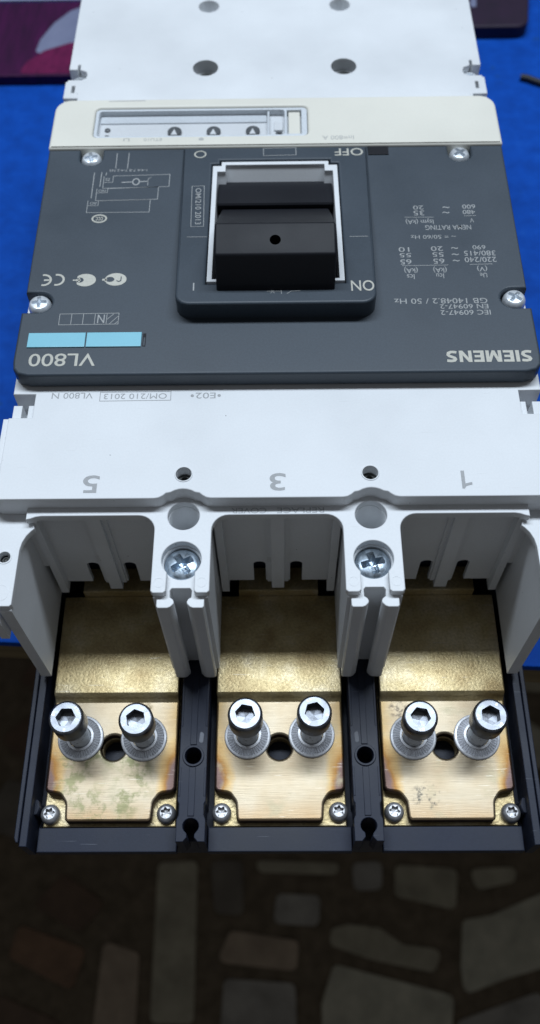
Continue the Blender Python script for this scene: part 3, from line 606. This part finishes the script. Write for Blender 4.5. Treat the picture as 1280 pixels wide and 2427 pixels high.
ss_me = mesh('side_screw', MB().add(driven_head([(3.2, -7), (3.4, -4.6), (3.0, -3.2), (2.0, -2.6)], cross(1.7, 0.5), 1.4, 0.4, 72)), (0, 0, -4), 30)
for s in (-1, 1): obj('side_screw', ss_me, 'screwzinc', cb, rel(s * 89.8, 387.2, -4), 0.4)

# ---- printed and moulded lettering -------------------------------
PLANE = {'C': lambda x, y: 7.05, 'S': lambda x, y: 7.70 + KS * (326 - y), 'W': lambda x, y: 0.05, 'L': lambda x, y: -5.94, 'B': lambda x, y: 8.05}
PAR = {'C': fc, 'S': hs, 'W': uh, 'L': uh, 'B': tp}
T = [
  ('C', 'VL800', -76.81, 214.31, 24.0, 5.81, 'p'), 
  ('C', '20', 56.92, 290.16, 4.17, 2.27, ''), ('C', '35', 56.91, 287.1, 4.22, 2.7, ''), ('C', '600', 76.98, 290.41, 5.12, 2.37, ''), ('C', '480', 76.73, 287.34, 4.92, 2.25, ''),
  ('C', 'V', 77.4, 282.71, 1.5, 2.28, ''), ('C', 'NEMA RATING', 67.73, 278.92, 17.9, 2.6, ''), ('C', '~ = 50/60 Hz', 61.49, 273.82, 17.51, 2.08, ''),
  ('C', '10', 49.54, 267.17, 4.11, 2.47, ''), ('C', '55', 49.9, 264.16, 4.43, 2.12, ''), ('C', '65', 49.81, 260.6, 4.24, 2.6, ''),
  ('C', '20', 62.26, 267.46, 4.62, 2.47, ''), ('C', '55', 62.44, 264.34, 4.36, 2.35, ''), ('C', '65', 62.4, 260.85, 4.24, 2.6, ''),
  ('C', '690', 78.49, 267.96, 4.96, 2.23, ''), ('C', '380/415', 78.44, 264.84, 12.02, 2.59, ''), ('C', '220/240', 78.38, 261.46, 12.13, 2.66, ''),
  ('C', '(kA)', 51.42, 256.46, 5.13, 3.3, ''), ('C', '(kA)', 62.43, 256.54, 5.06, 3.3, ''), ('C', '(V)', 78.44, 256.89, 3.81, 3.1, ''),
  ('C', 'Ics', 51.1, 252.96, 2.85, 2.5, ''), ('C', 'Icu', 62.21, 253.26, 2.85, 2.5, ''), ('C', 'Ue', 78.59, 253.4, 2.68, 2.3, ''), ('C', 'Isym (kA)', 56.82, 282.48, 10.91, 3.2, ''),
  ('C', 'GB 14048.2 / 50 Hz', 61.26, 240.62, 34.45, 2.6, ''), ('C', 'EN 60947-2', 69.61, 237.85, 17.8, 2.18, ''), ('C', 'IEC 60947-2', 69.87, 234.9, 18.35, 2.33, ''),
  ('C', '~', 67.9, 290.12, 2.72, 0.9, ''), ('C', '~', 67.62, 287.2, 2.71, 0.9, ''), ('C', '~', 69.09, 267.69, 2.67, 0.9, ''), ('C', '~', 69.02, 264.34, 2.66, 0.9, ''), ('C', '~', 69.03, 261.06, 2.64, 0.9, ''),
  ('C', 'N', -64.51, 233.45, 2.65, 4.1, ''), ('C', 'ZSI', -68.44, 308.58, 1.9, 1.7, ''), ('C', 'NO', -70.29, 301.8, 2.93, 1.5, ''), ('C', 'AO', -73.1, 294.6, 2.7, 1.6, ''),
  ('C', '1-4-6 7-8 7-4-2 NS', -60.5, 313.9, 15.5, 1.4, ''), ('C', 'ccc', -69.94, 285.86, 2.9, 2.0, 'p'),
  ('S', 'ON', 31.77, 241.61, 8.46, 5.6, 'p'), ('S', 'OFF', 30.65, 322.6, 11.73, 5.0, 'p'),
  ('W', 'VL800 N', -73.34, 203.56, 14.76, 2.6, 'i'), ('W', 'OM/210 2013', -50.61, 203.1, 22.6, 2.4, 'i'), ('W', 'E02', -25.37, 203.13, 7.12, 2.6, 'i'),
  ('W', '5', -63.06, 166.1, 5.59, 7.0, 'I'), ('W', '3', 0.23, 166.44, 5.43, 7.0, 'I'),
  ('L', 'REPLACE', 7.97, 158.75, 16.0, 2.1, 'e'), ('L', 'COVER', -9.6, 158.75, 12.0, 2.1, 'e'),
  ('B', 'In=800 A', 26.58, 331.6, 13.2, 2.5, 'f'), ('B', 'ETU10', -51.4, 331.6, 7.6, 1.7, 'f'), ('B', 'LI', -62.5, 331.6, 2.6, 1.7, 'f')]
ST = {'': ('print_thin', 0.02), 'p': ('print', 0.06), 'B': ('print', 0.42), 'i': ('ink', 0.0), 'I': ('ink', 0.12), 'e': ('emboss', 0.05), 'f': ('faint_ink', 0.05)}
for pl, s, cx, cy, wd, ht, st in T:
    mt, bo_ = ST[st]
    obj('lettering', mesh('lettering', MB().add(text_box(s, cx, cy, wd, ht, PLANE[pl], bo_)), OR, weld=False), mt, PAR[pl])
obj('lettering', mesh('lettering', MB().add(text_box('OM/210 2013', -30.4, 288.3, 22.4, 2.3, PLANE['S'], 0.02, -math.pi / 2 + 0.035)), OR), 'print_thin', hs)
def ribbon(pts, wd, zf, closed=False):
    v = []; f = []; P = [Vector(p) for p in pts]; n = len(P)
    for i, p in enumerate(P):
        a = P[(i - 1) % n] if closed or i > 0 else None; c = P[(i + 1) % n] if closed or i < n - 1 else None
        d1 = (p - a).normalized() if a is not None else None; d2 = (c - p).normalized() if c is not None else None
        d = (d1 + d2).normalized() if d1 is not None and d2 is not None else (d1 if d1 is not None else d2)
        nr = Vector((-d.y, d.x)); k = 1.0
        if d1 is not None and d2 is not None: k = 1 / max(0.4, nr.dot(Vector((-d1.y, d1.x))))
        for s in (-1, 1):
            q = p + nr * (s * wd / 2 * k); v.append((q.x, q.y, zf(q.x, q.y)))
    for i in range(n if closed else n - 1):
        j = (i + 1) % n; f.append((2 * i, 2 * i + 1, 2 * j + 1, 2 * j))
    return v, f
LN = [
  ('C', [(51.18, 284.82), (62.57, 284.64)], 0.22, False), ('C', [(74.61, 285.24), (79.28, 285.33)], 0.22, False), ('C', [(48.16, 258.66), (65.93, 258.82)], 0.22, False), ('C', [(74.0, 258.98), (82.65, 259.13)], 0.22, False),
  ('C', [(-79.96, 236.0), (-58.06, 236.2), (-58.06, 230.9), (-79.9, 230.75)], 0.22, True), ('C', [(-75.5, 236.0), (-75.5, 230.8)], 0.22, False), ('C', [(-71.15, 236.0), (-71.15, 230.85)], 0.22, False), ('C', [(-66.8, 236.05), (-66.8, 230.9)], 0.22, False), ('C', [(-62.45, 236.15), (-62.45, 230.9)], 0.22, False),
  ('C', [(-59.69, 236.19), (-62.33, 233.12)], 0.22, False), ('C', [(-58.03, 235.0), (-61.26, 231.0)], 0.22, False), ('C', [(-58.04, 232.36), (-59.26, 231.05)], 0.22, False),
  ('C', [(-66.35, 310.59), (-43.17, 311.2), (-43.19, 304.0), (-70.1, 303.3), (-70.2, 310.5)], 0.25, False), ('C', [(-68.2, 303.1), (-47.42, 303.9), (-47.44, 296.65), (-72.4, 296.17), (-72.45, 303.03)], 0.25, False), ('C', [(-71.42, 296.05), (-50.34, 296.5), (-50.33, 289.31), (-75.43, 289.35), (-75.4, 296.1)], 0.25, False),
  ('C', [(-69.9, 306.79), (-66.35, 306.83), (-66.35, 310.5)], 0.22, False), ('C', [(-72.2, 300.57), (-68.05, 300.73), (-68.05, 303.1)], 0.22, False), ('C', [(-75.2, 293.24), (-71.15, 293.31), (-71.12, 295.93)], 0.22, False),
  ('C', [(-74.35, 312.78), (-74.3, 297.52)], 0.3, False), ('C', [(-71.3, 312.9), (-71.4, 304.35)], 0.3, False), ('C', [(-69.34, 312.7), (-69.47, 310.9)], 0.3, False), ('C', [(-65.9, 324.5), (-65.8, 315.16)], 0.3, False), ('C', [(-60.9, 324.6), (-60.92, 315.08)], 0.3, False),
  ('C', [(-62.76, 306.7), (-58.5, 306.9)], 0.5, False), ('C', [(-55.2, 307.1), (-51.79, 307.2)], 0.5, False), ('C', [(-51.94, 304.71), (-51.89, 308.76), (-50.7, 309.65)], 0.25, False),
  ('S', [(-4.8, 325.6), (8.7, 325.9), (8.75, 320.9), (-4.7, 320.6)], 0.25, True), ('S', [(-30.1, 243.9), (-30.0, 239.8)], 0.5, False), ('S', [(-33.4, 300.9), (-28.5, 300.98), (-27.8, 275.85), (-32.7, 275.78)], 0.22, True),
  ('S', [(-33.93, 269.72), (-26.2, 269.65)], 0.25, False), ('S', [(28.3, 269.0), (35.35, 269.05)], 0.25, False), ('S', [(-3.3, 239.0), (2.0, 239.05)], 0.22, False), ('S', [(-1.9, 240.0), (-0.4, 238.0)], 0.22, False), ('S', [(-0.4, 240.0), (-1.9, 238.0)], 0.22, False), ('S', [(2.09, 240.3), (2.08, 237.7)], 0.22, False), ('S', [(4.07, 237.7), (5.62, 239.0), (9.01, 239.2)], 0.22, False),
  ('W', [(-63.3, 205.0), (-37.9, 205.05), (-37.85, 201.2), (-63.3, 201.05)], 0.25, True), ('B', [(-72, 357.0), (-56.07, 357.2)], 0.5, False)]
for pl, pts, wd, cl in LN:
    obj('printed_line', mesh('printed_line', MB().add(ribbon(pts, wd, PLANE[pl], cl)), OR), {'C': 'print_thin', 'S': 'print_thin', 'W': 'ink', 'B': 'faint_ink'}[pl], PAR[pl])
def flat(outs, pl):
    v, f = plate(outs, -0.02, 0.02); 
    return [(p[0], p[1], PLANE[pl](p[0], p[1]) + p[2]) for p in v], f
def emblem(mb, mat='print', par=fc): return obj('printed_emblem', mesh('printed_emblem', mb, OR), mat, par)
emblem(MB().add(ribbon(arc(-83.1, 253.2, 2.6, 105, -105, 18), 0.85, PLANE['C'])))                                   # C
emblem(MB().add(ribbon(arc(-88.0, 253.1, 2.6, 105, -105, 18), 0.85, PLANE['C'])).add(ribbon([(-85.9, 253.1), (-88.0, 253.1)], 0.8, PLANE['C'])))   # E
el = [p for p in circ(-72.2, 252.9, 4.0, 48, 3.2) if p[0] > -75.6]
def ordered(pts, c): return sorted(pts, key=lambda p: (math.atan2(p[1] - c[1], p[0] - c[0])))
emblem(MB().add(flat([ordered(el, (-72.2, 252.9)), circ(-74.3, 252.9, 1.45, 24, 1.3)], 'C')).add(ribbon([(-77.0, 252.9), (-74.0, 252.9)], 0.6, PLANE['C'])).add(ribbon([(-74.6, 253.9), (-74.6, 251.9)], 0.6, PLANE['C'])))
el = [p for p in circ(-60.7, 253.1, 4.1, 48, 3.2) if p[0] > -64.6]
jhook = [(-58.9, 254.6), (-58.5, 254.6), (-58.5, 252.4), (-58.9, 251.9), (-59.6, 251.7), (-60.3, 252.2), (-60.4, 252.9), (-59.9, 252.4), (-59.4, 252.3), (-58.9, 252.7)]
emblem(MB().add(flat([ordered(el, (-60.7, 253.1)), circ(-62.9, 253.1, 1.7, 24, 1.3), jhook], 'C')).add(ribbon([(-65.8, 253.0), (-64.0, 253.0)], 0.9, PLANE['C'])).add(ribbon([(-64.5, 254.0), (-64.5, 252.0)], 0.6, PLANE['C'])))
emblem(MB().add(flat([circ(-69.94, 285.86, 3.1, 40, 2.4), circ(-69.94, 285.86, 2.4, 40, 1.7)], 'C')))
emblem(MB().add(flat([circ(-56.82, 307.0, 1.6, 28, 2.1), circ(-56.82, 307.0, 1.1, 28, 1.5)], 'C')), 'print_thin')
emblem(MB().add(flat([circ(-31.0, 322.0, 2.55, 40, 2.45), circ(-31.0, 322.0, 1.95, 40, 1.9)], 'S')), 'print', hs)
one = [(0.55, -3.55), (1.75, -3.55), (1.75, 3.55), (0.95, 3.55), (0.25, 2.55), (-1.75, 2.0), (-1.75, 1.0), (0.55, 1.55)]
obj('lettering', mesh('lettering', MB().add(flat([[(64.1 - x, 166.77 - y) for x, y in one]], 'W')), OR), 'ink', uh)
# heavy block letters: E, I, M, N as polygons, S as a thick stroke (upright coordinates, height 1, then turned round)
sx0 = 91.4; hh = 5.2; lw = MB(); cxp = 0.0
def LT(poly): lw.add(flat([[(sx0 - x * hh, 211.6 + hh - y * hh) for x, y in poly]], 'C'))
for ch in 'SIEMENS':
    o = cxp
    if ch == 'I': LT([(o, 0), (o + .24, 0), (o + .24, 1), (o, 1)]); cxp += .24 + .13
    elif ch == 'E': LT([(o, 0), (o + .68, 0), (o + .68, .2), (o + .24, .2), (o + .24, .4), (o + .62, .4), (o + .62, .6), (o + .24, .6), (o + .24, .8), (o + .68, .8), (o + .68, 1), (o, 1)]); cxp += .68 + .12
    elif ch == 'N': LT([(o, 0), (o + .22, 0), (o + .22, .62), (o + .58, 0), (o + .82, 0), (o + .82, 1), (o + .6, 1), (o + .6, .4), (o + .24, 1), (o, 1)]); cxp += .82 + .12
    elif ch == 'M': LT([(o, 0), (o + .22, 0), (o + .22, .6), (o + .42, 0), (o + .6, 0), (o + .8, .6), (o + .8, 0), (o + 1.02, 0), (o + 1.02, 1), (o + .72, 1), (o + .51, .38), (o + .3, 1), (o, 1)]); cxp += 1.02 + .12
    else:
        pth = [(.70, .86), (.42, .895), (.22, .85), (.15, .74), (.20, .62), (.36, .54), (.52, .46), (.60, .35), (.56, .19), (.40, .11), (.24, .105), (.04, .15)]
        lw.add(ribbon([(sx0 - (o + x) * hh, 211.6 + hh - y * hh) for x, y in pth], 0.22 * hh, PLANE['C'])); cxp += .72 + .12
kx = 30.6 / ((cxp - .12) * hh)
lw.v = [(sx0 - (sx0 - p[0]) * kx, p[1], p[2]) for p in lw.v]
obj('lettering', mesh('lettering', lw, OR), 'print', fc)
for x in (-30.15, -20.53): emblem(MB().add(flat([circ(x, 203.1, 0.6, 20)], 'W')), 'ink', uh)
emblem(MB().add(flat([circ(-31.0, 331.6, 1.1, 20, 0.9)], 'B')), 'faint_ink', tp)

# ================================================================== THINGS BEHIND ON THE TABLE
pc = bpy.data.objects.new('carton', None); COL.objects.link(pc); pc.location = (-0.2, 0.58, 0)
tag(pc, 'flat purple and magenta printed carton on the table behind the breaker at left', 'carton')
def cpart(name, mb, mat): return obj(name, mesh(name, mb, (-200, 580, 0)), mat, pc)
cpart('box', MB().add(box(-340, -60, 544, 625, 0, 7, 0.8)), 'purple')
cpart('printed_patch', MB().add(plate([fil([(-158, 566), (-156, 582), (-149, 600), (-139, 614), (-126, 622), (-100, 622), (-100, 578), (-140, 572)], 3, 4)], 6.9, 7.08)), 'greyprint')
cpart('printed_band', MB().add(plate([fil([(-166, 546), (-162, 558), (-152, 570), (-136, 578), (-62, 582), (-62, 546)], 3, 4)], 6.9, 7.12)), 'magenta')
pp = obj('card_sheet', mesh('card_sheet', MB().add(box(-360, -70, 631, 790, 0, 5, 0.5), lambda p: p), (-200, 700, 0)), 'paper', None, (-200, 700, 0))
tag(pp, 'pale blue grey card sheet lying beyond the purple carton', 'card')
db = bpy.data.objects.new('carton', None); COL.objects.link(db); db.location = (0.11, 0.65, 0)
tag(db, 'small dark purple box with rounded corner at upper right behind the breaker', 'carton')
obj('box', mesh('box', MB().add(plate([fil([(40, 587), (168, 587), (184, 690), (40, 690)], [1, 9, 9, 1], 6)], 0, 9, 1.2, 2)), (110, 650, 0)), 'darkbox', db)
obj('printed_patch', mesh('printed_patch', MB().add(plate([fil([(132, 609), (136, 609), (137, 619), (133, 618)], 1.2, 3)], 8.95, 9.06)), (110, 650, 0)), 'greyprint', db)
ca = obj('cable', mesh('cable', MB().add(tube([(158.5, 543.5, 2.0), (162, 542.2, 2.4), (168, 538.5, 2.2), (178, 533, 2.1), (200, 524, 2.1), (240, 500, 2.1), (300, 480, 2.1)], 2.0, 12)), (200, 520, 0)), 'cable', None, (200, 520, 0))
tag(ca, 'end of a thin black cable on the blue table right of the breaker', 'cable')
